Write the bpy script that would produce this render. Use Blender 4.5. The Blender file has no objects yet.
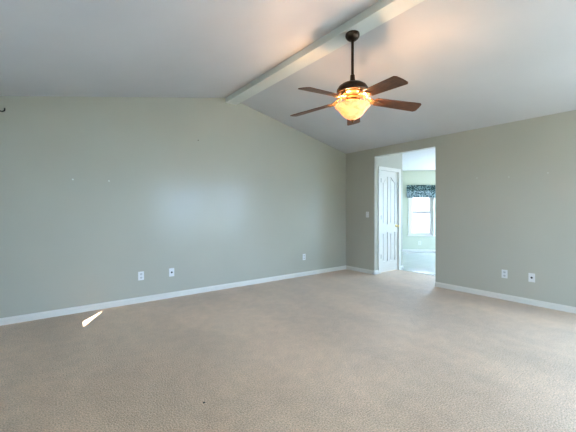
import bpy, bmesh, math, random
from mathutils import Vector, Matrix
from mathutils.geometry import tessellate_polygon
random.seed(4)
C = bpy.context.scene.collection
S = bpy.context.scene

# ------------------------------------------------------------------ camera
F = 316.5                                   # focal length in pixels of a 576 px wide frame
cam = bpy.data.cameras.new('camera')
cam.sensor_width = 36.0
cam.lens = F / 576 * 36
cam.shift_y = -5.0 / 576
cam.clip_start = 0.05
co = bpy.data.objects.new('camera', cam); C.objects.link(co)
co.location = (-5.045, -4.577, 1.228)
co.rotation_euler = (math.radians(90), 0, -math.radians(37.4))
S.camera = co

# ------------------------------------------------------------------ sky, sun, window portals, exposure
SKY = 15.0
w = bpy.data.worlds.new('world'); S.world = w; w.use_nodes = True
bg = w.node_tree.nodes['Background']
bg.inputs[0].default_value = (0.50, 0.75, 1.08, 1)
bg.inputs[1].default_value = SKY

sun = bpy.data.lights.new('sun', 'SUN'); sun.energy = 28; sun.angle = math.radians(0.5); sun.color = (1, .98, .95)
so = bpy.data.objects.new('sun', sun); C.objects.link(so)
so.rotation_euler = Vector((.533, .846, -1.0)).to_track_quat('-Z', 'Y').to_euler()

def portal(center, inward, wd, ht):
    l = bpy.data.lights.new('portal', 'AREA'); l.shape = 'RECTANGLE'; l.size = wd; l.size_y = ht
    l.cycles.is_portal = True
    o = bpy.data.objects.new('portal', l); C.objects.link(o); o.location = center
    o.rotation_euler = Vector(inward).to_track_quat('-Z', 'Y').to_euler()

S.view_settings.view_transform = 'Standard'
S.view_settings.look = 'None'
S.view_settings.gamma = 1
S.view_settings.use_curve_mapping = False
S.view_settings.exposure = 0.62

LAMP = 15.5                                 # watts of each of the three bulbs

# ------------------------------------------------------------------ materials
def mat(name, col, rough=.5, metal=0, spec=.5):
    m = bpy.data.materials.new(name); m.use_nodes = True
    b = m.node_tree.nodes['Principled BSDF']
    b.inputs['Base Color'].default_value = (*col, 1)
    b.inputs['Roughness'].default_value = rough
    b.inputs['Metallic'].default_value = metal
    b.inputs['Specular IOR Level'].default_value = spec
    return m

def N(m, t, **k):
    n = m.node_tree.nodes.new(t)
    for a, b in k.items(): setattr(n, a, b)
    return n
def L(m, a, b): m.node_tree.links.new(a, b)

def noisy(name, c1, c2, scale, rough=.5, detail=4, bump=0, bscale=None, dist=.002, metal=0, spec=.5, stretch=None):
    m = mat(name, c1, rough, metal, spec)
    b = m.node_tree.nodes['Principled BSDF']
    tc = N(m, 'ShaderNodeTexCoord'); mp = N(m, 'ShaderNodeMapping')
    if stretch: mp.inputs['Scale'].default_value = stretch
    L(m, tc.outputs['Object'], mp.inputs[0])
    n = N(m, 'ShaderNodeTexNoise'); n.inputs['Scale'].default_value = scale; n.inputs['Detail'].default_value = detail
    L(m, mp.outputs[0], n.inputs['Vector'])
    r = N(m, 'ShaderNodeValToRGB'); r.color_ramp.elements[0].position = .35; r.color_ramp.elements[1].position = .65
    r.color_ramp.elements[0].color = (*c1, 1); r.color_ramp.elements[1].color = (*c2, 1)
    L(m, n.outputs['Fac'], r.inputs[0]); L(m, r.outputs[0], b.inputs['Base Color'])
    if bump:
        n2 = N(m, 'ShaderNodeTexNoise'); n2.inputs['Scale'].default_value = bscale or scale; n2.inputs['Detail'].default_value = 3
        L(m, tc.outputs['Object'], n2.inputs['Vector'])
        bp = N(m, 'ShaderNodeBump'); bp.inputs['Strength'].default_value = bump; bp.inputs['Distance'].default_value = dist
        L(m, n2.outputs['Fac'], bp.inputs['Height']); L(m, bp.outputs[0], b.inputs['Normal'])
    return m

M = {}
M['sage'] = noisy('sage wall paint', (.480, .460, .385), (.495, .475, .397), 1.2, rough=.20, spec=.22, bump=.10, bscale=70, dist=.002)
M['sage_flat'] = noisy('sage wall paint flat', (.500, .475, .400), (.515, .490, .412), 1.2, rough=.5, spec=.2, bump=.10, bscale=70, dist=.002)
M['ceiling'] = noisy('ceiling paint', (.60, .595, .61), (.62, .615, .63), 2, rough=.75, bump=.15, bscale=90)
M['beam'] = noisy('beam paint', (.68, .70, .66), (.70, .72, .68), 3, rough=.6)
M['white'] = mat('white trim paint', (.77, .73, .67), .35)
M['cream'] = noisy('pale green cream paint', (.59, .60, .47), (.61, .62, .49), 1, rough=.5)
M['kceil'] = mat('white ceiling paint', (.62, .61, .60), .8)
M['outside'] = noisy('sun block surface', (.6, .6, .58), (.65, .65, .62), 1, rough=.8)
M['bronze'] = mat('dark bronze', (.050, .032, .022), .38, .75)
M['brass'] = noisy('antique brass', (.11, .06, .028), (.24, .14, .065), 25, rough=.32, metal=.85)
M['knob'] = mat('polished brass', (.75, .55, .22), .2, 1)
M['hinge'] = mat('hinge metal', (.12, .11, .09), .4, .7)
M['plate'] = mat('white plastic', (.80, .80, .80), .35)
M['socket'] = mat('off white plastic', (.62, .62, .62), .4)
M['slot'] = mat('dark slot', (.03, .03, .03), .6)
M['black'] = mat('black metal', (.015, .013, .012), .45, .5)
M['anchor'] = mat('pale plastic anchor', (.72, .74, .70), .5)
M['added_shade'] = mat('opaque shade fabric', (.5, .48, .44), .9)

def wood():
    m = noisy('fan blade walnut', (.085, .028, .012), (.19, .070, .028), 9, rough=.42, detail=6, stretch=(1.2, 14, 4))
    return m
M['wood'] = wood()

def carpet():
    m = mat('beige cut pile carpet', (.4, .34, .28), .5, spec=.5)
    b = m.node_tree.nodes['Principled BSDF']
    tc = N(m, 'ShaderNodeTexCoord')
    def noise(sc, det, stretch=None):
        n = N(m, 'ShaderNodeTexNoise'); n.inputs['Scale'].default_value = sc; n.inputs['Detail'].default_value = det
        if stretch:
            mp = N(m, 'ShaderNodeMapping'); mp.inputs['Scale'].default_value = stretch; mp.inputs['Rotation'].default_value = (0, 0, .5)
            L(m, tc.outputs['Object'], mp.inputs[0]); L(m, mp.outputs[0], n.inputs['Vector'])
        else: L(m, tc.outputs['Object'], n.inputs['Vector'])
        return n
    fine = noise(112, 4); mid = noise(9, 4); big = noise(1.1, 3, (1, .55, 1))
    r1 = N(m, 'ShaderNodeValToRGB'); e = r1.color_ramp.elements
    e[0].position = .33; e[1].position = .67; e[0].color = (.520, .350, .225, 1); e[1].color = (1.0, .705, .475, 1)
    L(m, fine.outputs['Fac'], r1.inputs[0])
    r2 = N(m, 'ShaderNodeValToRGB'); e = r2.color_ramp.elements
    e[0].position = .36; e[1].position = .62; e[0].color = (.80, .80, .80, 1); e[1].color = (1.0, 1.0, 1.0, 1)
    L(m, big.outputs['Fac'], r2.inputs[0])
    r3 = N(m, 'ShaderNodeValToRGB'); e = r3.color_ramp.elements
    e[0].position = .35; e[1].position = .65; e[0].color = (.90, .895, .89, 1); e[1].color = (1.0, 1.0, 1.0, 1)
    L(m, mid.outputs['Fac'], r3.inputs[0])
    def mul(a, c):
        x = N(m, 'ShaderNodeMix', data_type='RGBA', blend_type='MULTIPLY'); x.inputs[0].default_value = 1
        L(m, a, x.inputs[6]); L(m, c, x.inputs[7]); return x.outputs[2]
    L(m, mul(mul(r1.outputs[0], r2.outputs[0]), r3.outputs[0]), b.inputs['Base Color'])
    b.inputs['Sheen Weight'].default_value = .25; b.inputs['Sheen Roughness'].default_value = .4
    bp = N(m, 'ShaderNodeBump'); bp.inputs['Strength'].default_value = .7; bp.inputs['Distance'].default_value = .010
    L(m, fine.outputs['Fac'], bp.inputs['Height']); L(m, bp.outputs[0], b.inputs['Normal'])
    return m
M['carpet'] = carpet()

def vinyl():
    m = mat('glossy pale vinyl tile', (.8, .8, .8), .08, spec=.9)
    b = m.node_tree.nodes['Principled BSDF']
    tc = N(m, 'ShaderNodeTexCoord'); mp = N(m, 'ShaderNodeMapping'); L(m, tc.outputs['Object'], mp.inputs[0])
    br = N(m, 'ShaderNodeTexBrick', offset=0.0); br.inputs['Scale'].default_value = 1
    br.inputs['Brick Width'].default_value = .3; br.inputs['Row Height'].default_value = .3; br.inputs['Mortar Size'].default_value = .004
    br.inputs['Color1'].default_value = (.44, .43, .40, 1); br.inputs['Color2'].default_value = (.47, .46, .43, 1); br.inputs['Mortar'].default_value = (.37, .36, .34, 1)
    L(m, mp.outputs[0], br.inputs['Vector']); L(m, br.outputs['Color'], b.inputs['Base Color'])
    return m
M['vinyl'] = vinyl()

def glass():
    m = bpy.data.materials.new('window glass'); m.use_nodes = True; nt = m.node_tree; nt.nodes.clear()
    o = N(m, 'ShaderNodeOutputMaterial'); mx = N(m, 'ShaderNodeMixShader')
    t = N(m, 'ShaderNodeBsdfTransparent'); g = N(m, 'ShaderNodeBsdfGlossy'); g.inputs['Roughness'].default_value = .02
    t.inputs[0].default_value = (.97, .98, .98, 1)
    mx.inputs[0].default_value = .05
    L(m, t.outputs[0], mx.inputs[1]); L(m, g.outputs[0], mx.inputs[2]); L(m, mx.outputs[0], o.inputs[0])
    return m
M['glass'] = glass()
M['dimmed_glass'] = glass(); M['dimmed_glass'].name = 'dimmed window glass'  # made-up darker glass, dims the bay view so the sashes show
for n_ in M['dimmed_glass'].node_tree.nodes:
    if n_.type == 'BSDF_TRANSPARENT': n_.inputs[0].default_value = (.48, .42, .40, 1)

def alabaster():
    m = mat('glowing amber alabaster glass', (.95, .72, .42), .35)
    b = m.node_tree.nodes['Principled BSDF']
    tc = N(m, 'ShaderNodeTexCoord'); n = N(m, 'ShaderNodeTexNoise'); n.inputs['Scale'].default_value = 16; n.inputs['Detail'].default_value = 5
    n.inputs['Distortion'].default_value = 1.5
    L(m, tc.outputs['Object'], n.inputs['Vector'])
    r = N(m, 'ShaderNodeValToRGB'); e = r.color_ramp.elements
    e[0].position = .35; e[1].position = .6; e[0].color = (.98, .50, .18, 1); e[1].color = (1, .68, .34, 1)
    L(m, n.outputs['Fac'], r.inputs[0])
    L(m, r.outputs[0], b.inputs['Emission Color']); b.inputs['Emission Strength'].default_value = .4
    L(m, r.outputs[0], b.inputs['Base Color'])
    tr = N(m, 'ShaderNodeBsdfTranslucent'); L(m, r.outputs[0], tr.inputs[0])
    mx = N(m, 'ShaderNodeMixShader'); mx.inputs[0].default_value = .12
    out = m.node_tree.nodes['Material Output']
    L(m, b.outputs[0], mx.inputs[1]); L(m, tr.outputs[0], mx.inputs[2]); L(m, mx.outputs[0], out.inputs[0])
    return m
M['bowl'] = alabaster()

def bulbm():
    m = mat('lit bulb', (1, .9, .8)); b = m.node_tree.nodes['Principled BSDF']
    b.inputs['Emission Color'].default_value = (1, .72, .42, 1); b.inputs['Emission Strength'].default_value = 20
    return m
M['bulb'] = bulbm()

def valance_mat():
    m = mat('leaf print valance cotton', (.8, .85, .85), .9)
    b = m.node_tree.nodes['Principled BSDF']
    tc = N(m, 'ShaderNodeTexCoord'); mp = N(m, 'ShaderNodeMapping'); L(m, tc.outputs['Object'], mp.inputs[0])
    v = N(m, 'ShaderNodeTexVoronoi'); v.inputs['Scale'].default_value = 22; v.inputs['Randomness'].default_value = .9
    L(m, mp.outputs[0], v.inputs['Vector'])
    r = N(m, 'ShaderNodeValToRGB'); e = r.color_ramp.elements
    e[0].position = .40; e[1].position = .50; e[0].color = (.02, .09, .08, 1); e[1].color = (.55, .68, .70, 1)
    L(m, v.outputs['Distance'], r.inputs[0]); L(m, r.outputs[0], b.inputs['Base Color'])
    # header band darker: same print, denser
    sx = N(m, 'ShaderNodeSeparateXYZ'); L(m, tc.outputs['Object'], sx.inputs[0])
    gt = N(m, 'ShaderNodeMath', operation='GREATER_THAN'); gt.inputs[1].default_value = -.17; L(m, sx.outputs['Z'], gt.inputs[0])
    v2 = N(m, 'ShaderNodeTexVoronoi'); v2.inputs['Scale'].default_value = 30; L(m, mp.outputs[0], v2.inputs['Vector'])
    r2 = N(m, 'ShaderNodeValToRGB'); e = r2.color_ramp.elements
    e[0].position = .50; e[1].position = .62; e[0].color = (.015, .055, .05, 1); e[1].color = (.35, .50, .48, 1)
    L(m, v2.outputs['Distance'], r2.inputs[0])
    mx = N(m, 'ShaderNodeMix', data_type='RGBA'); L(m, gt.outputs[0], mx.inputs[0]); L(m, r.outputs[0], mx.inputs[6]); L(m, r2.outputs[0], mx.inputs[7])
    L(m, mx.outputs[2], b.inputs['Base Color'])
    return m
M['valance'] = valance_mat()

# ------------------------------------------------------------------ mesh helpers
def obj(name, bm, m, parent=None, smooth=False, loc=None):
    bmesh.ops.recalc_face_normals(bm, faces=bm.faces)
    me = bpy.data.meshes.new(name); bm.to_mesh(me); bm.free()
    ms = m if isinstance(m, (list, tuple)) else [m]
    for x in ms: me.materials.append(x)
    if smooth:
        for p in me.polygons: p.use_smooth = True
        try: me.set_sharp_from_angle(angle=math.radians(38))
        except Exception: pass
    o = bpy.data.objects.new(name, me); C.objects.link(o)
    if parent is not None: o.parent = parent
    if loc is not None: o.location = loc
    return o

def tag(o, label=None, cat=None, group=None, kind=None):
    if label: o['label'] = label
    if cat: o['category'] = cat
    if group: o['group'] = group
    if kind: o['kind'] = kind
    return o

def empty(name, loc, rz=0):
    o = bpy.data.objects.new(name, None); C.objects.link(o); o.location = loc; o.rotation_euler = (0, 0, rz)
    o.empty_display_size = .1
    return o

def add_box(bm, lo, hi, bevel=0, mtx=None):
    b2 = bmesh.new()
    r = bmesh.ops.create_cube(b2, size=1)
    for v in b2.verts:
        v.co = Vector([(lo[i] + hi[i]) / 2 + v.co[i] * (hi[i] - lo[i]) for i in range(3)])
    if bevel: bmesh.ops.bevel(b2, geom=b2.edges[:], offset=bevel, segments=2, affect='EDGES')
    if mtx is not None: b2.transform(mtx)
    merge(bm, b2)

def merge(bm, b2):
    vs = [bm.verts.new(v.co) for v in b2.verts]
    b2.verts.index_update()
    for f in b2.faces: bm.faces.new([vs[v.index] for v in f.verts]).material_index = f.material_index
    b2.free()

def box(lo, hi, bevel=0):
    bm = bmesh.new(); add_box(bm, lo, hi, bevel); return bm

def prism(loops, fn, d0, d1, bm=None):
    """outline with holes, extruded from d0 to d1; fn(u, v, d) -> 3D point"""
    bm = bm or bmesh.new()
    tris = tessellate_polygon([[Vector((u, v, 0)) for u, v in l] for l in loops])
    flat = [p for l in loops for p in l]
    a = [bm.verts.new(fn(u, v, d0)) for u, v in flat]
    b = [bm.verts.new(fn(u, v, d1)) for u, v in flat]
    for t in tris:
        try:
            bm.faces.new([a[i] for i in t]); bm.faces.new([b[i] for i in reversed(t)])
        except ValueError: pass
    k = 0
    for l in loops:
        n = len(l)
        for i in range(n):
            j = (i + 1) % n
            bm.faces.new([a[k + i], a[k + j], b[k + j], b[k + i]])
        k += n
    return bm

def rect(u0, v0, u1, v1): return [(u0, v0), (u1, v0), (u1, v1), (u0, v1)]

def lathe(prof, n=48, bm=None, cap=True):
    bm = bm or bmesh.new(); rings = []
    for r, z in prof:
        if r < 1e-5: rings.append([bm.verts.new((0, 0, z))])
        else: rings.append([bm.verts.new((r * math.cos(2 * math.pi * i / n), r * math.sin(2 * math.pi * i / n), z)) for i in range(n)])
    for a, b in zip(rings, rings[1:]):
        for i in range(n):
            j = (i + 1) % n
            if len(a) == 1 and len(b) == 1: continue
            if len(a) == 1: bm.faces.new([a[0], b[i], b[j]])
            elif len(b) == 1: bm.faces.new([a[i], a[j], b[0]])
            else: bm.faces.new([a[i], a[j], b[j], b[i]])
    return bm

def tube(pts, r, n=10, bm=None, closed=False):
    bm = bm or bmesh.new(); pts = [Vector(p) for p in pts]; rings = []
    up = None
    for i, p in enumerate(pts):
        a = pts[max(i - 1, 0)]; b = pts[min(i + 1, len(pts) - 1)]
        d = (b - a).normalized()
        if up is None: up = d.orthogonal().normalized()
        up = (up - d * up.dot(d)).normalized(); s = d.cross(up)
        rr = r[i] if isinstance(r, (list, tuple)) else r
        rings.append([bm.verts.new(p + (up * math.cos(2 * math.pi * k / n) + s * math.sin(2 * math.pi * k / n)) * rr) for k in range(n)])
    for a, b in zip(rings, rings[1:]):
        for i in range(n):
            j = (i + 1) % n; bm.faces.new([a[i], a[j], b[j], b[i]])
    bm.faces.new(rings[0]); bm.faces.new(list(reversed(rings[-1])))
    return bm

# ------------------------------------------------------------------ shell of the room
XL, YB = -5.5, -6.4
XR, ZR = -2.70, 3.035           # ridge
EV = 2.44                        # eave height
T = .12
def fx(off): return lambda u, v, d: (d, u, v)        # plane of constant x: u = y, v = z
fX = lambda u, v, d: (d, u, v)
fY = lambda u, v, d: (u, d, v)
fZ = lambda u, v, d: (u, v, d)
def struct(name, bm, m, parent=None): return tag(obj(name, bm, m, parent), kind='structure')

gable = [(XL, -.02), (0, -.02), (0, EV), (XR, ZR), (XL, EV + .01)]
struct('wall_back', prism([gable], fY, 0, T), M['sage'])
WR2 = (-6.25, .25, -4.40, 2.22)
OY0, OY1, OZ = -1.937, -.731, 2.28
wr = [(YB, -.02), (OY0, -.02), (OY0, OZ), (OY1, OZ), (OY1, -.02), (T, -.02), (T, EV + .02), (YB, EV + .02)]
struct('wall_right', prism([wr, rect(*WR2)], fX, 0, T), M['sage_flat'])
WL = (-2.90, .90, -1.60, 2.10)
WL2 = (-6.32, .35, -5.22, 2.10)
struct('wall_left', prism([[(YB, -.02), (T, -.02), (T, EV + .03), (YB, EV + .03)], rect(*WL), rect(*WL2)], fX, XL - T, XL), M['sage'])
WB1 = (-3.80, 1.00, -3.34, 2.10)
WB2 = (-2.35, .06, -.25, 2.15)
gable2 = [(XL - T, -.02), (T, -.02), (T, EV), (0, EV), (XR, ZR), (XL, EV + .01), (XL - T, EV + .01)]
struct('wall_front', prism([gable2, rect(*WB1), rect(*WB2)], fY, YB - T, YB), M['sage'])
# ceiling: two slopes with real thickness
sl = (ZR - EV) / -XR
prof = [(0.0, EV), (XR, ZR), (XL, EV + .01), (XL - .13, EV - .017), (XL - .13, EV + .12), (XR, ZR + .15), (.0, EV + .15)]
struct('ceiling', prism([prof], fY, YB - T, T), M['ceiling'])
struct('floor', box((XL - T, YB - T, -.06), (.82, T, 0)), M['carpet'])

# ridge beam
def beam():
    bm = prism([[(-2.79, 2.94), (-2.60, 2.94), (-2.60, ZR + .04), (-2.79, ZR + .04)]], fY, YB, 0)
    return bm
struct('trim_ridge_beam', beam(), M['beam'])

# baseboards
def base_prof(fn, a, b, h=.075, t=.014):
    pass
def baseboard(name, p0, p1, nrm, h=.076, t=.015, m='white'):
    """runs from p0 to p1 on the floor, sticks out along nrm"""
    p0 = Vector((*p0, 0)); p1 = Vector((*p1, 0)); n = Vector((*nrm, 0)).normalized()
    pr = [(0, 0), (t, 0), (t, h * .72), (t * .75, h * .82), (t * .45, h * .9), (t * .35, h), (0, h)]
    bm = bmesh.new(); A = [bm.verts.new(p0 + n * a + Vector((0, 0, z))) for a, z in pr]; B = [bm.verts.new(p1 + n * a + Vector((0, 0, z))) for a, z in pr]
    k = len(pr)
    for i in range(k): bm.faces.new([A[i], A[(i + 1) % k], B[(i + 1) % k], B[i]])
    bm.faces.new(A); bm.faces.new(list(reversed(B)))
    return struct(name, bm, M[m])
baseboard('baseboard_back', (XL, 0), (0, 0), (0, -1))
baseboard('baseboard_right', (0, -.015), (0, OY1), (-1, 0))
baseboard('baseboard_right', (0, OY0), (0, YB), (-1, 0))
baseboard('baseboard_left', (XL, -.015), (XL, YB), (1, 0))
baseboard('baseboard_front', (XL, YB), (WB2[0] - .07, YB), (0, 1))

# ------------------------------------------------------------------ the hall and the breakfast room beyond the opening
HX = .94
# closet block that carries the door
DX0, DX1, DZ = .18, .79, 2.035
door_hole = [(T, -.02), (DX0, -.02), (DX0, DZ), (DX1, DZ), (DX1, -.02), (HX, -.02), (HX, EV), (T, EV)]
M['hall'] = noisy('pale hall paint', (.60, .68, .60), (.62, .70, .62), 1.2, rough=.5)
struct('wall_hall', prism([door_hole], fY, OY1, OY1 + .1), M['sage_flat'])
struct('wall_hall_end', box((HX - .1, OY1 + .1, -.02), (HX, 1.5, EV)), M['cream'])
# footprint of the breakfast room with a canted bay
BS = 4.403
P = [(HX, 1.4), (BS - 1.4, 1.4), (4.30, BS - 4.30), (4.30, -1.50), (3.0, -2.8), (3.0, -4.2), (T, -4.2)]
def wall_seg(name, p, q, holes, m, z1=EV):
    """wall from p to q (room on the right-hand side), holes in (s0,z0,s1,z1)"""
    p = Vector((*p, 0)); q = Vector((*q, 0)); d = (q - p); ln = d.length; d.normalize(); out = Vector((-d.y, d.x, 0))
    fn = lambda u, v, k: p + d * u + out * k + Vector((0, 0, v))
    e = .0
    struct(name, prism([rect(-e, -.02, ln + e, z1)] + [rect(*h) for h in holes], fn, 0, T), m)
    return p, d, out, ln
cw = {}
cw['a'] = wall_seg('wall_breakfast_left', P[0], P[1], [], M['cream'])
seg = (Vector(P[2]) - Vector(P[1])).length
wc = (Vector((3.881, .521)) - Vector(P[1])).length
KW = (wc - .33, .50, wc + .33, 1.90)
cw['b'] = wall_seg('wall_bay_left', P[1], P[2], [KW], M['cream'])
KW2 = (.2, .5, 1.2, 2.02); 
lnc = P[2][1] - P[3][1]
KW2 = (lnc / 2 - .72, .30, lnc / 2 + .72, 2.12)
cw['c'] = wall_seg('wall_bay_centre', P[2], P[3], [KW2], M['cream'])
KW3 = (.45, .5, 1.4, 2.02)
cw['d'] = wall_seg('wall_bay_right', P[3], P[4], [KW3], M['cream'])
KW4 = (.2, .06, 1.3, 2.05)
cw['e'] = wall_seg('wall_breakfast_far', P[4], P[5], [KW4], M['cream'])
cw['f'] = wall_seg('wall_breakfast_right', P[5], P[6], [], M['cream'])
struct('floor_breakfast', prism([[(.82, -4.3), (3.1, -4.3), (3.1, -2.8), (4.4, -1.5), (4.4, .2), (3.1, 1.5), (.82, 1.5)]], fZ, -.06, -.004), M['vinyl'])
struct('ceiling_breakfast', prism([[(T, -4.3), (3.1, -4.3), (3.1, -2.8), (4.45, -1.45), (4.45, .2), (3.1, 1.55), (HX - .1, 1.55), (HX - .1, OY1 + .1), (T, OY1 + .1)]], fZ, EV, EV + .12), M['kceil'])
# threshold strip where carpet meets vinyl
struct('trim_threshold', box((.805, OY1 - 3.4, -.004), (.84, OY1, .006), .002), M['white'])
baseboard('baseboard_hall', (0, OY1), (DX0 - .07, OY1), (0, -1))
baseboard('baseboard_hall', (DX1 + .07, OY1), (HX, OY1), (0, -1))
for k in 'abd':
    p, d, out, ln = cw[k]
    q = p + d * ln
    baseboard('baseboard_breakfast', (p.x, p.y), (q.x, q.y), (-out.x, -out.y))

# ------------------------------------------------------------------ windows
def window(name, p, d, out, u0, z0, u1, z1, rail=True, gm='glass', g=.035, kr=.02, casing=0):
    """double hung window filling the hole; p origin, d along wall, out outward"""
    U = Vector((0, 0, 1))
    fn = lambda u, v, k: p + d * u + out * k + Vector((0, 0, v))
    root = struct(name, prism([rect(u0, z0, u1, z1), rect(u0 + .035, z0 + .035, u1 - .035, z1 - .035)], fn, .03, .10), M['white'])
    zm = z0 + (z1 - z0) * .5
    if rail:
        a = (u0 + .035, z0 + .035, u1 - .035, zm + kr); b = (u0 + .035, zm - kr, u1 - .035, z1 - .035)
        for i, (r_, k0) in enumerate(((a, .035), (b, .062))):
            obj('sash', prism([rect(*r_), rect(r_[0] + g, r_[1] + g, r_[2] - g, r_[3] - g)], fn, k0, k0 + .025), M['white'], root)
            obj('glass_pane', prism([rect(r_[0] + g, r_[1] + g, r_[2] - g, r_[3] - g)], fn, k0 + .010, k0 + .014), M[gm], root)
    else:
        um = (u0 + u1) / 2
        for (a, b, k0) in ((u0 + .035, um + .03, .035), (um - .03, u1 - .035, .062)):
            g = .05
            obj('sash', prism([rect(a, z0 + .035, b, z1 - .035), rect(a + g, z0 + .1, b - g, z1 - .1)], fn, k0, k0 + .025), M['white'], root)
            obj('glass_pane', prism([rect(a + g, z0 + .1, b - g, z1 - .1)], fn, k0 + .010, k0 + .014), M[gm], root)
    if casing:
        cs = casing
        obj('casing', prism([rect(u0 - cs, z0, u1 + cs, z1 + cs), rect(u0, z0 + .001, u1, z1)], fn, -.018, -.0005), M['white'], root)
    c = fn((u0 + u1) / 2, (z0 + z1) / 2, .14)
    portal(c, -out, u1 - u0, z1 - z0)
    return root, fn
wk, fk = window('window_1', cw['b'][0], cw['b'][1], cw['b'][2], *KW, gm='dimmed_glass', g=.045, kr=.035, casing=.05)
obj('window_sill', prism([rect(KW[0] - .07, KW[1] - .025, KW[2] + .07, KW[1])], fk, -.04, .06), M['white'], wk)
window('window_2', cw['c'][0], cw['c'][1], cw['c'][2], *KW2)
window('window_3', cw['d'][0], cw['d'][1], cw['d'][2], *KW3)
window('window_4', cw['e'][0], cw['e'][1], cw['e'][2], *KW4, rail=False)
o_ = Vector((0, YB, 0)); ux = Vector((1, 0, 0))
window('window_5', o_, ux, Vector((0, -1, 0)), *WB1)
window('window_6', o_, ux, Vector((0, -1, 0)), *WB2, rail=False)
o_ = Vector((XL, 0, 0))
wl, fl = window('window_7', o_, Vector((0, 1, 0)), Vector((-1, 0, 0)), *WL)
window('window_added_left', o_, Vector((0, 1, 0)), Vector((-1, 0, 0)), *WL2)  # unseen window added to wash daylight over the right wall
window('window_added_right', Vector((T * 0, 0, 0)), Vector((0, 1, 0)), Vector((1, 0, 0)), *WR2)  # unseen window added to throw daylight on the left ceiling slope
# closed shade put in out of view; its narrow wedge gap shapes the sun streak
y_ = -1.731
gap = [(y_ - .13, 1.43), (y_ + .07, 1.50), (y_ + .012, 1.93), (y_ - .006, 1.93)]
obj('added_shade', prism([rect(WL[0], WL[1], WL[2], WL[3]), gap], fl, .015, .018), M['added_shade'], wl)

# ------------------------------------------------------------------ outside
struct('ground_outside', box((-40, -40, -.4), (40, 40, -.3)), noisy('pale patio and grass', (.24, .27, .22), (.30, .32, .27), .5, rough=.9))
struct('bounce_ground_right', box((5, -16, -.3), (20, -4.6, -.25)), noisy('pale light bouncer', (.70, .70, .70), (.76, .76, .76), .8, rough=.8))  # unseen pale slab added to bounce light up to the left ceiling
struct('bounce_damper_front', box((-5.6, -9.5, -.29), (.25, YB - T - .02, -.06)), noisy('dark bounce damper', (.20, .18, .16), (.26, .24, .21), 6, rough=.8, stretch=(.3, 6, 1)))  # unseen dark slab added to cut bounce through the front windows
struct('sky_block_front', box((-14, -14.6, -.3), (.1, -13.8, 2.3)), noisy('dark sky blocker', (.02, .05, .02), (.06, .12, .05), 9, rough=.9))  # unseen block added to hide low sky from the front windows
struct('bright_ground_bay', box((3.2, -4.6, -.3), (30, 30, -.25)), noisy('pale bay ground', (.60, .58, .56), (.66, .64, .62), .8, rough=.8))  # pale ground added so the bay window stays bright low down

struct('sun_block_front', box((XL - .7, YB - T - 2.3, 2.42), (.5, YB - T - .02, 2.52)), M['outside'])  # unseen roof added to keep sun out of the front windows
struct('sun_block_left', box((XL - T - .9, -6.5, 2.24), (XL - T - .01, -4.7, 2.30)), M['outside'])  # unseen slab added to keep sun out of the rear left window

# ------------------------------------------------------------------ the closet door
def door():
    yf = OY1 + .012          # face of the slab, set back a little in the frame
    x0, x1, z0, z1 = DX0 + .004, DX1 - .004, .012, DZ - .005
    st = .095
    xm = (x0 + x1) / 2
    ms = .045
    def arch(a, b, top_lo, top_hi, bottom, flip):
        pts = [(a, bottom), (b, bottom)]
        n = 8
        if not flip:      # rises towards b (the middle of the door)
            top = [(b, top_hi)] + [(b + (a - b) * i / n, top_hi + (top_lo - top_hi) * (.5 - .5 * math.cos(math.pi * i / n))) for i in range(1, n + 1)]
        else:
            top = [(b, top_lo)] + [(b + (a - b) * i / n, top_lo + (top_hi - top_lo) * (.5 - .5 * math.cos(math.pi * i / n))) for i in range(1, n + 1)]
        return pts + top
    pans = [arch(x0 + st, xm - ms, z1 - .22, z1 - .115, .96, False), arch(xm + ms, x1 - st, z1 - .22, z1 - .115, .96, True),
            rect(x0 + st, .22, xm - ms, .80), rect(xm + ms, .22, x1 - st, .80)]
    bm = prism([rect(x0, z0, x1, z1)] + pans, fY, yf, yf + .014)
    prism([rect(x0, z0, x1, z1)], fY, yf + .012, yf + .035, bm)
    for pn in pans:      # raised field inside each panel
        cx = sum(p[0] for p in pn) / len(pn); lo = min(p[0] for p in pn); hi = max(p[0] for p in pn)
        zl = min(p[1] for p in pn); zh = max(p[1] for p in pn)
        sx = (hi - lo - .05) / (hi - lo); sz = (zh - zl - .06) / (zh - zl)
        mx, mz = (lo + hi) / 2, (zl + zh) / 2
        prism([[(mx + (a - mx) * sx, mz + (b - mz) * sz) for a, b in pn]], fY, yf + .004, yf + .013, bm)
    root = struct('door_1', bm, M['white'])
    cs = .068
    bm = prism([[(DX0 - cs, 0), (DX0, 0), (DX0, DZ), (DX1, DZ), (DX1, 0), (DX1 + cs, 0), (DX1 + cs, DZ + cs), (DX0 - cs, DZ + cs)]], fY, OY1 - .016, OY1)
    obj('casing', bm, M['white'], root)
    bm = prism([[(DX0 - .0, 0), (DX0 + .003, 0), (DX0 + .003, DZ - .003), (DX1 - .003, DZ - .003), (DX1 - .003, 0), (DX1, 0), (DX1, DZ), (DX0, DZ)]], fY, OY1 + .001, OY1 + .09)
    obj('jamb', bm, M['white'], root)
    for z in (.33, 1.10, 1.835):
        b = lathe([(0, -.045), (.007, -.045), (.007, .045), (0, .045)], 12)
        add_box(b, (0, -.001, -.042), (.022, .006, .042))
        obj('hinge', b, M['hinge'], root, loc=(DX0 + .006, OY1 - .006 + .002, z))
    b = lathe([(0, 0), (.028, 0), (.028, .006), (.012, .010), (.010, .028), (.020, .036), (.026, .048), (.024, .060), (.012, .068), (0, .069)], 24)
    b.transform(Matrix.Rotation(math.radians(90), 4, 'X'))
    k = obj('doorknob', b, M['knob'], root, True, loc=(DX1 - .062, yf, .92)); k['label'] = 'round brass doorknob'
door()

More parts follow.
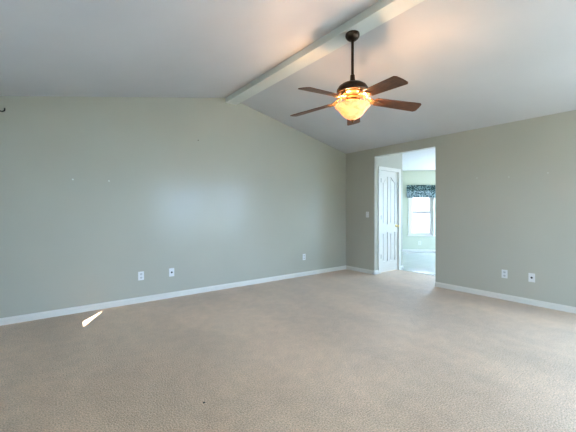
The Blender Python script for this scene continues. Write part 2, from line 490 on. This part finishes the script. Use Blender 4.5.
# ------------------------------------------------------------------ ceiling fan
FX, FY = -2.691, -2.525
fan = empty('ceiling_fan', (FX, FY, 2.94))
tag(fan, 'bronze ceiling fan with walnut blades and lit amber glass bowl under the white beam', 'ceiling fan')
z0 = 2.94
def P_(prof): return [(r, z - z0) for r, z in prof]
obj('canopy', lathe(P_([(0, 2.94), (.066, 2.94), (.068, 2.925), (.067, 2.912), (.060, 2.898), (.046, 2.884), (.028, 2.874), (0, 2.872)])), M['bronze'], fan, True)
obj('downrod', lathe(P_([(0, 2.88), (.0135, 2.88), (.0135, 2.49), (0, 2.49)]), 20), M['bronze'], fan, True)
obj('coupler', lathe(P_([(.0135, 2.545), (.021, 2.54), (.024, 2.50), (.032, 2.478), (.034, 2.46), (0, 2.46)]), 24), M['bronze'], fan, True)
obj('motor_housing', lathe(P_([(0, 2.468), (.035, 2.468), (.06, 2.464), (.10, 2.452), (.132, 2.430), (.150, 2.402), (.155, 2.378), (.150, 2.366), (.140, 2.360), (0, 2.360)])), M['bronze'], fan, True)
obj('flywheel', lathe(P_([(0, 2.362), (.132, 2.362), (.136, 2.352), (.125, 2.342), (.10, 2.336), (0, 2.336)])), M['brass'], fan, True)
obj('switch_housing', lathe(P_([(0, 2.337), (.060, 2.337), (.066, 2.326), (.058, 2.312), (.062, 2.300), (.062, 2.290), (.045, 2.284), (0, 2.284)])), M['brass'], fan, True)
# centre stem and finial that clamp the bowl
obj('centre_stem', lathe(P_([(0, 2.285), (.007, 2.285), (.007, 2.098), (0, 2.098)]), 12), M['brass'], fan, True)
bowl_out = [(r_, 2.105 + (z_ - 2.105) * .757) for r_, z_ in [(.166, 2.290), (.168, 2.283), (.162, 2.276), (.150, 2.262), (.134, 2.240), (.118, 2.212), (.102, 2.184), (.083, 2.158), (.058, 2.134), (.032, 2.116), (.012, 2.106), (.008, 2.105)]]
bowl_in = [(r - .004 if r > .02 else .008, z + .004) for r, z in reversed(bowl_out)]
obj('glass_bowl', lathe(P_(bowl_out + bowl_in + [bowl_out[0]]), 56), M['bowl'], fan, True)
obj('finial', lathe(P_([(0, 2.106), (.016, 2.106), (.018, 2.101), (.010, 2.096), (.012, 2.090), (.008, 2.083), (0, 2.079)]), 20), M['brass'], fan, True)
# bulbs
for k in range(3):
    a = math.radians(40 + 120 * k)
    c = Vector((.080 * math.cos(a), .080 * math.sin(a), 2.196 - z0))
    bb = lathe([(0, -.026), (.012, -.024), (.021, -.012), (.023, 0), (.019, .014), (.012, .026), (.011, .040), (0, .040)], 16)
    add_box(bb, (-.004, -.004, .038), (.004, .004, .052))
    bo = obj('bulb', bb, M['bulb'], fan, True, loc=c)
    bo.visible_shadow = True
    l = bpy.data.lights.new('bulb_light', 'POINT'); l.energy = LAMP; l.color = (1, .62, .33); l.shadow_soft_size = .022
    lo = bpy.data.objects.new('bulb_light', l); C.objects.link(lo); lo.parent = fan
    lo.location = c + Vector((.026 * math.cos(a + .9), .026 * math.sin(a + .9), .012))
# lamp arms holding the bulbs
for k in range(3):
    a = math.radians(40 + 120 * k); d = Vector((math.cos(a), math.sin(a), 0))
    pts = [d * .045 + Vector((0, 0, 2.292 - z0)), d * .07 + Vector((0, 0, 2.300 - z0)), d * .079 + Vector((0, 0, 2.280 - z0)), d * .080 + Vector((0, 0, 2.255 - z0))]
    obj('lamp_arm', tube(pts, .006, 8), M['brass'], fan, True)

def blade_bm():
    x0, x1 = .215, .668
    w0, w1 = .060, .077
    o = [(x0, -w0 + .018), (x0 + .018, -w0), (x1 - .020, -w1), (x1, -w1 + .018), (x1 + .004, 0), (x1, w1 - .018), (x1 - .020, w1), (x0 + .018, w0), (x0, w0 - .018)]
    bm = prism([o], fZ, -.003, .003)
    return bm
def iron_bm():
    bm = bmesh.new()
    # neck from the flywheel, flat leaf under the blade, two scrolls
    tube([(.095, 0, .045), (.13, 0, .043), (.155, 0, .030), (.175, 0, .008), (.20, 0, -.006), (.235, 0, -.008)], [.011, .010, .009, .009, .008, .006], 10, bm)
    leaf = [(.195, -.012), (.215, -.034), (.245, -.040), (.262, -.026), (.275, -.010), (.300, 0), (.275, .010), (.262, .026), (.245, .040), (.215, .034), (.195, .012)]
    prism([leaf], fZ, -.0085, -.0035, bm)
    for s in (-1, 1):
        pts = []
        for i in range(22):
            t = i / 21; a = t * 2.1 * math.pi; r = .030 * (1 - .62 * t)
            pts.append((.172 + r * math.cos(a + math.pi * .9), s * (.030 + r * math.sin(a + math.pi * .9) * .9), .006 - .010 * t))
        tube(pts, .0042, 8, bm)
        tube([(.115, s * .006, .040), (.130, s * .026, .026), (.150, s * .040, .012), (.185, s * .044, .000), (.222, s * .034, -.006)], .0048, 8, bm)
    for s in (-1, 1):
        b2 = lathe([(0, -.012), (.006, -.011), (.006, -.008), (0, -.008)], 10); b2.transform(Matrix.Translation((.246, s * .022, 0))); merge(bm, b2)
    return bm
bl0 = blade_bm(); bl_me = None
for k in range(5):
    th = math.radians(5.3 + 72 * k - 37.4)
    Mx = Matrix.Translation((0, 0, 2.312 - z0)) @ Matrix.Rotation(th, 4, 'Z') @ Matrix.Rotation(math.radians(5.6), 4, 'Y')
    if k == 0:
        bo = obj('blade', bl0, M['wood'], fan); io = obj('blade_iron', iron_bm(), M['brass'], fan, True)
    else:
        bo2 = bo.copy(); C.objects.link(bo2); io2 = io.copy(); C.objects.link(io2)
        bo2.parent = fan; io2.parent = fan
    (bo if k == 0 else bo2).matrix_local = Mx @ Matrix.Rotation(math.radians(-12), 4, 'X')
    (io if k == 0 else io2).matrix_local = Mx @ Matrix.Rotation(math.radians(-6), 4, 'X')

# ------------------------------------------------------------------ valance over the bay window
def valance():
    p, d, out, ln = cw['b']
    u0, u1 = wc - .44, wc + .50
    top, bot = 2.00, 1.63
    c = p + d * ((u0 + u1) / 2) - out * .055
    root = empty('window_valance', (c.x, c.y, top), math.atan2(d.y, d.x))
    tag(root, 'gathered dark green and white leaf print valance over the bay window', 'valance')
    W = u1 - u0; n = 150; m = 14
    bm = bmesh.new(); rows = []
    for j in range(m + 1):
        t = j / m; z = (bot - top) * t; row = []
        for i in range(n + 1):
            s = i / n; x = -W / 2 + W * s
            amp = .006 + .016 * t
            y = amp * math.sin(s * 2 * math.pi * 15 + .8 * math.sin(s * 9)) - .012 * math.exp(-((t - .12) / .07) ** 2)
            zz = z + (.010 * math.sin(s * 2 * math.pi * 15 + 1.2) * t if j == m else 0) + (.006 * math.sin(s * 190) if j == 0 else 0)
            row.append(bm.verts.new((x, y, zz)))
        rows.append(row)
    for a, b in zip(rows, rows[1:]):
        for i in range(n): bm.faces.new([a[i], a[i + 1], b[i + 1], b[i]])
    g = bm.faces[:]
    bmesh.ops.solidify(bm, geom=g, thickness=.002)
    obj('valance_cloth', bm, M['valance'], root, True)
    r = tube([(-W / 2 - .02, .0, -.045), (W / 2 + .02, .0, -.045)], .005, 10)
    for s in (-1, 1): tube([(s * (W / 2 + .015), 0, -.045), (s * (W / 2 + .015), .055, -.045)], .005, 8, r)
    obj('curtain_rod', r, M['white'], root, True)
valance()

# ------------------------------------------------------------------ small wall things
def plate_frame(loc, nrm):
    """an Empty whose local +Z points up and whose local -Y points into the room"""
    n = Vector((*nrm, 0)).normalized()
    return math.atan2(n.x, -n.y)
def outlet(loc, nrm, label, kind='duplex', name='power_outlet', cat='outlet', group=None):
    root = empty(name, loc, plate_frame(loc, nrm)); tag(root, label, cat, group)
    w_, h_ = .036, .058
    bm = box((-w_, -.006, -h_), (w_, 0, h_), .0025); obj('cover_plate', bm, M['plate'], root, True)
    if kind == 'duplex':
        for s in (-1, 1):
            bm = prism([[(.017 * math.cos(a), s * .024 + .0155 * max(-.82, min(.82, math.sin(a)))) for a in [i * math.pi / 12 for i in range(24)]]], fY, -.0085, -.005)
            r = obj('receptacle', bm, M['socket'], root)
            b = bmesh.new()
            for q in (-1, 1): add_box(b, (q * .0065 - .0012, -.0092, s * .024 - .002), (q * .0065 + .0012, -.0082, s * .024 + .007))
            add_box(b, (-.0022, -.0092, s * .024 - .010), (.0022, -.0082, s * .024 - .006))
            obj('slots', b, M['slot'], r)
    elif kind == 'coax':
        b = lathe([(0, 0), (.013, 0), (.013, .003), (.008, .003), (.008, .012), (.003, .012), (.003, .009), (0, .009)], 16)
        b.transform(Matrix.Translation((0, -.005, 0)) @ Matrix.Rotation(math.radians(90), 4, 'X'))
        j = obj('coax_jack', b, M['slot'], root, True); j['label'] = 'dark round cable jack'
    elif kind == 'switch':
        obj('toggle', box((-.004, -.016, -.004), (.004, -.005, .010), .001), M['plate'], root)
    for s in ((-1, 1) if kind != 'duplex' else (0,)):
        b = bmesh.new()
        c2 = lathe([(0, 0), (.003, 0), (.003, .001), (0, .0015)], 10); c2.transform(Matrix.Translation((0, -.006, s * .045)) @ Matrix.Rotation(math.radians(90), 4, 'X')); merge(b, c2)
        obj('screw', b, M['socket'], root)
    return root

# positions measured on the walls (metres)
outlet((-4.031, 0, .357), (0, -1), 'white duplex outlet low on the long gable wall, the one nearer the sun streak', 'duplex')
outlet((-3.627, 0, .357), (0, -1), 'white wall plate with dark cable jack just right of the outlet on the gable wall', 'coax', 'cable_plate', 'wall plate')
outlet((-1.164, 0, .357), (0, -1), 'white duplex outlet on the gable wall near the room corner', 'duplex')
outlet((0, -2.917, .357), (-1, 0), 'white duplex outlet on the wall right of the opening, nearer the opening', 'duplex')
outlet((0, -3.226, .357), (-1, 0), 'white wall plate with dark cable jack nearest the right edge of the view', 'coax', 'cable_plate', 'wall plate')
outlet((0, -.564, 1.157), (-1, 0), 'white light switch on the short wall between corner and opening', 'switch', 'light_switch', 'light switch')
p, d, out, ln = cw['b']; q = p + d * (wc - .05)
outlet((q.x, q.y, .27), (-out.x, -out.y), 'pale outlet below the window in the far bright room', 'duplex')

def anchor(loc, nrm, label, r=.006):
    n = plate_frame(loc, nrm)
    b = lathe([(0, 0), (r, 0), (r * 1.05, .003), (r * .6, .005), (r * .5, .004), (0, .003)], 14)
    b.transform(Matrix.Rotation(math.radians(90), 4, 'X'))
    o = obj('wall_anchor', b, M['anchor'], None, True, loc=loc); o.rotation_euler = (0, 0, n)
    tag(o, label, 'wall anchor')
    return o
anchor((-4.79, 0, 1.606), (0, -1), 'pale wall anchor on the gable wall, left one of the pair above the sun streak', .009)
anchor((-4.41, 0, 1.609), (0, -1), 'pale wall anchor on the gable wall, right one of the pair above the sun streak', .009)
anchor((0, -2.564, 1.714), (-1, 0), 'small wall anchor on the right wall, nearest the opening')
anchor((0, -2.969, 1.694), (-1, 0), 'small wall anchor on the right wall, middle of the row of three')
anchor((0, -3.394, 1.709), (-1, 0), 'small wall anchor on the right wall, farthest from the opening')

def nail(loc, nrm, label):
    b = lathe([(0, -.004), (.003, -.004), (.003, .016), (.007, .017), (.007, .020), (0, .021)], 12)
    b.transform(Matrix.Rotation(math.radians(90), 4, 'X'))
    o = obj('picture_nail', b, M['hinge'], None, True, loc=loc); o.rotation_euler = (0, 0, plate_frame(loc, nrm))
    tag(o, label, 'nail')
nail((-3.243, 0, 2.282), (0, -1), 'small nail high on the gable wall left below the beam end')

# black cup hook at the upper left of the gable wall
b = bmesh.new()
pts = [(-.026 * math.cos(a), -.016, .004 - .022 * math.sin(a)) for a in [math.pi * i / 14 for i in range(15)]]
pts = [(-.026, -.016, .026)] + pts + [(.026, -.016, .022)]
tube(pts, .0062, 10, b)
tube([(-.026, -.016, .024), (-.026, .002, .024)], .005, 8, b)
hk = obj('wall_hook', b, M['black'], None, True, loc=(-5.425, 0, 2.315))
tag(hk, 'black curved metal hook high on the gable wall at its left end', 'hook')

# a dark crumb lying on the carpet
b = bmesh.new(); bmesh.ops.create_icosphere(b, subdivisions=2, radius=.006)
for v in b.verts: v.co = Vector((v.co.x * 1.4, v.co.y, v.co.z * .6)) * random.uniform(.8, 1.15)
cr = obj('carpet_crumb', b, M['slot'], None, False, loc=(-4.242, -2.643, .003))
tag(cr, 'tiny dark crumb lying on the open carpet', 'crumb')
